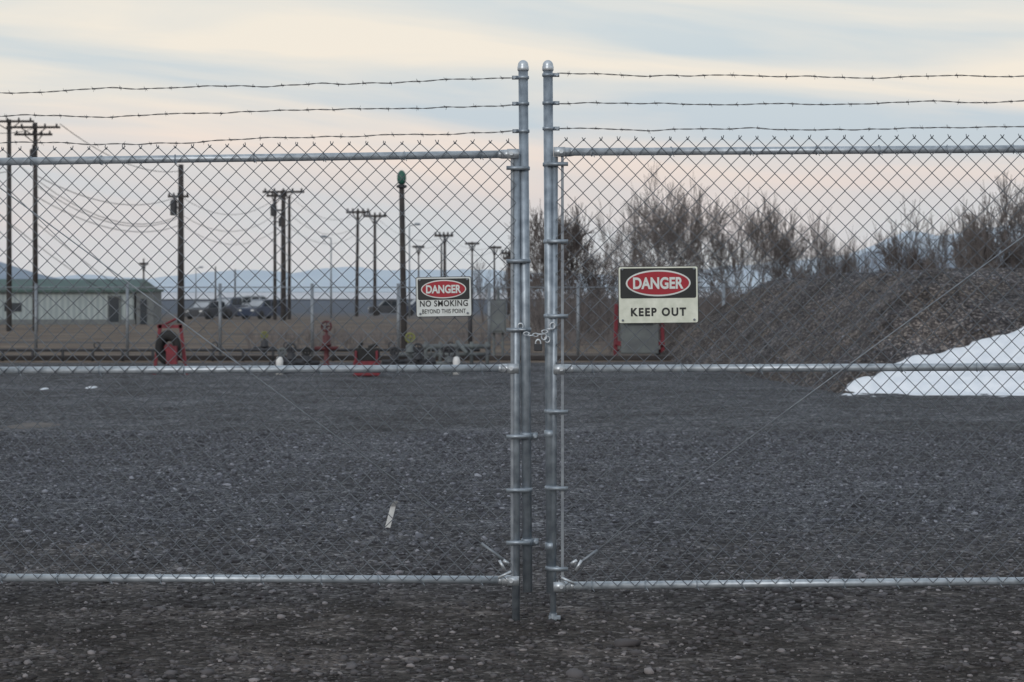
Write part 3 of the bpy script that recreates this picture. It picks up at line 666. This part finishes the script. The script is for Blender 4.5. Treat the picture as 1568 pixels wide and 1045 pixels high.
tree(1518,78,296,.45,5,5,21,'bark2',.13,w=135,first=.26); tree(1470,82,340,.5,4,5,22,'bark2',.1,w=85); tree(1590,80,288,.45,5,5,23,'bark2',.11,w=130,first=.26); tree(1665,82,300,.4,4,5,24,'bark',.1,w=120)
tree(745,140,402,.5,4,4,41,'bark',w=40); tree(790,120,398,.5,4,4,42,'bark',w=45)
rnd=random.Random(5); mb=MB()
for i in range(560):
    px=rnd.uniform(820,1700); D=rnd.uniform(62,92)
    hh=rnd.uniform(.9,1.9)*(1.0 if px<1200 else 1.2); b=G(px,D)
    for k in range(3):
        a=rnd.uniform(0,6.28); d=Vector((math.cos(a)*.4,math.sin(a)*.4,1)).normalized()
        grow(mb,b,d,hh*.5,.014,2 if k else 1,rnd,.008)
mb.obj('brush_thicket','bark')
rnd=random.Random(6); mb=MB()
for i in range(300):
    px=rnd.uniform(380,1000); D=rnd.uniform(48.5,75); b=G(px,D)
    for k in range(3):
        a=rnd.uniform(0,6.28); d=Vector((math.cos(a)*.5,math.sin(a)*.5,1)).normalized(); grow(mb,b,d,rnd.uniform(.12,.35),.01,1,rnd,.006)
mb.obj('dry_weeds','bark2')
# ---------------------------------------------------------------- world
wd=bpy.data.worlds.new("World"); scene.world=wd; wd.use_nodes=True; nt=wd.node_tree
bg=nt.nodes['Background']; bg.inputs['Strength'].default_value=.1
sky=N(nt,'ShaderNodeTexSky',sky_type='NISHITA'); sky.sun_disc=False; sky.sun_elevation=math.radians(20); sky.sun_rotation=math.radians(200)
tc=N(nt,'ShaderNodeTexCoord'); sp=N(nt,'ShaderNodeSeparateXYZ'); lk(nt,tc.outputs['Generated'],sp.inputs[0])
def math_(op,a,b=None,c=None):
    n=N(nt,'ShaderNodeMath',operation=op)
    for i,x in enumerate((a,b,c)):
        if x is None: continue
        if isinstance(x,(int,float)): n.inputs[i].default_value=x
        else: lk(nt,x,n.inputs[i])
    return n.outputs[0]
z=sp.outputs['Z']; x=sp.outputs['X']
def cn(sx,sz,off,det=5,dist=.6,rough=.5):
    c=N(nt,'ShaderNodeCombineXYZ'); lk(nt,math_('MULTIPLY',x,sx),c.inputs[0]); lk(nt,math_('MULTIPLY',sp.outputs['Y'],sx*.4),c.inputs[1])
    lk(nt,math_('MULTIPLY_ADD',math_('MULTIPLY_ADD',x,.10,z),sz,off),c.inputs[2])
    n=N(nt,'ShaderNodeTexNoise'); n.inputs['Scale'].default_value=1; n.inputs['Detail'].default_value=det; n.inputs['Distortion'].default_value=dist; n.inputs['Roughness'].default_value=rough
    lk(nt,c.outputs[0],n.inputs['Vector']); return n.outputs['Fac']
def S(r,g_,b_,k=10):
    f=lambda c:((c/255+.055)/1.055)**2.4
    return (f(r)*k,f(g_)*k,f(b_)*k,1)
zz=math_('ADD',z,math_('MULTIPLY',math_('SUBTRACT',cn(4,20,2.0),.5),.03))
mr=N(nt,'ShaderNodeMapRange'); mr.inputs['From Min'].default_value=0; mr.inputs['From Max'].default_value=.30; lk(nt,zz,mr.inputs['Value'])
def wr(f,st):
    r=N(nt,'ShaderNodeValToRGB'); e=r.color_ramp.elements; e[0].position=st[0][0]; e[0].color=st[0][1]; e[1].position=st[-1][0]; e[1].color=st[-1][1]
    for p,c in st[1:-1]: q=e.new(p); q.color=c
    lk(nt,f,r.inputs['Fac']); return r.outputs['Color']
warm=wr(mr.outputs['Result'],[(0,S(208,209,212,1)),(.08,S(213,208,210,1)),(.15,S(224,212,208,1)),(.22,S(237,222,212,1)),(.30,S(241,231,217,1)),(.45,S(239,232,219,1)),(1,S(205,212,218,1))])
cool=wr(mr.outputs['Result'],[(0,S(203,208,213,1)),(.12,S(201,206,212,1)),(.25,S(194,205,214,1)),(.36,S(200,211,217,1)),(.45,S(210,217,219,1)),(1,S(172,188,204,1))])
mask=wr(cn(3.4,33,7.9,6,.6,.5),[(.37,(0,0,0,1)),(.62,(1,1,1,1))])
m1=N(nt,'ShaderNodeMix',data_type='RGBA'); lk(nt,mask,m1.inputs['Factor']); lk(nt,cool,m1.inputs['A']); lk(nt,warm,m1.inputs['B'])
sc10=N(nt,'ShaderNodeMix',data_type='RGBA',blend_type='MULTIPLY'); sc10.inputs['Factor'].default_value=1; sc10.inputs['B'].default_value=(10.5,10.4,10.3,1); sc10.clamp_result=False
lk(nt,m1.outputs['Result'],sc10.inputs['A'])
m2=N(nt,'ShaderNodeMix',data_type='RGBA'); m2.inputs['Factor'].default_value=.95; lk(nt,sky.outputs[0],m2.inputs['A']); lk(nt,sc10.outputs['Result'],m2.inputs['B'])
lk(nt,m2.outputs['Result'],bg.inputs['Color'])
# ---------------------------------------------------------------- sun + camera
su=bpy.data.lights.new('sun','SUN'); su.energy=.9; su.angle=math.radians(18); su.color=(1,.96,.92)
so=bpy.data.objects.new('sun',su); scene.collection.objects.link(so)
el=math.radians(20); az=math.radians(200)
dirv=Vector((math.sin(az)*math.cos(el),math.cos(az)*math.cos(el),math.sin(el))); so.rotation_euler=dirv.to_track_quat('Z','Y').to_euler()
ca=bpy.data.cameras.new('camera'); co=bpy.data.objects.new('camera',ca); scene.collection.objects.link(co)
co.location=(0,0,CZ); co.rotation_euler=(math.radians(90),0,0)
ca.sensor_width=36; ca.lens=36*F/1568; ca.shift_y=-(522.3-HY)/1568; ca.clip_start=.1; ca.clip_end=20000
ca.dof.use_dof=True; ca.dof.focus_distance=9.44; ca.dof.aperture_fstop=8.5
scene.camera=co
scene.view_settings.view_transform='Standard'; scene.view_settings.look='None'; scene.view_settings.exposure=0
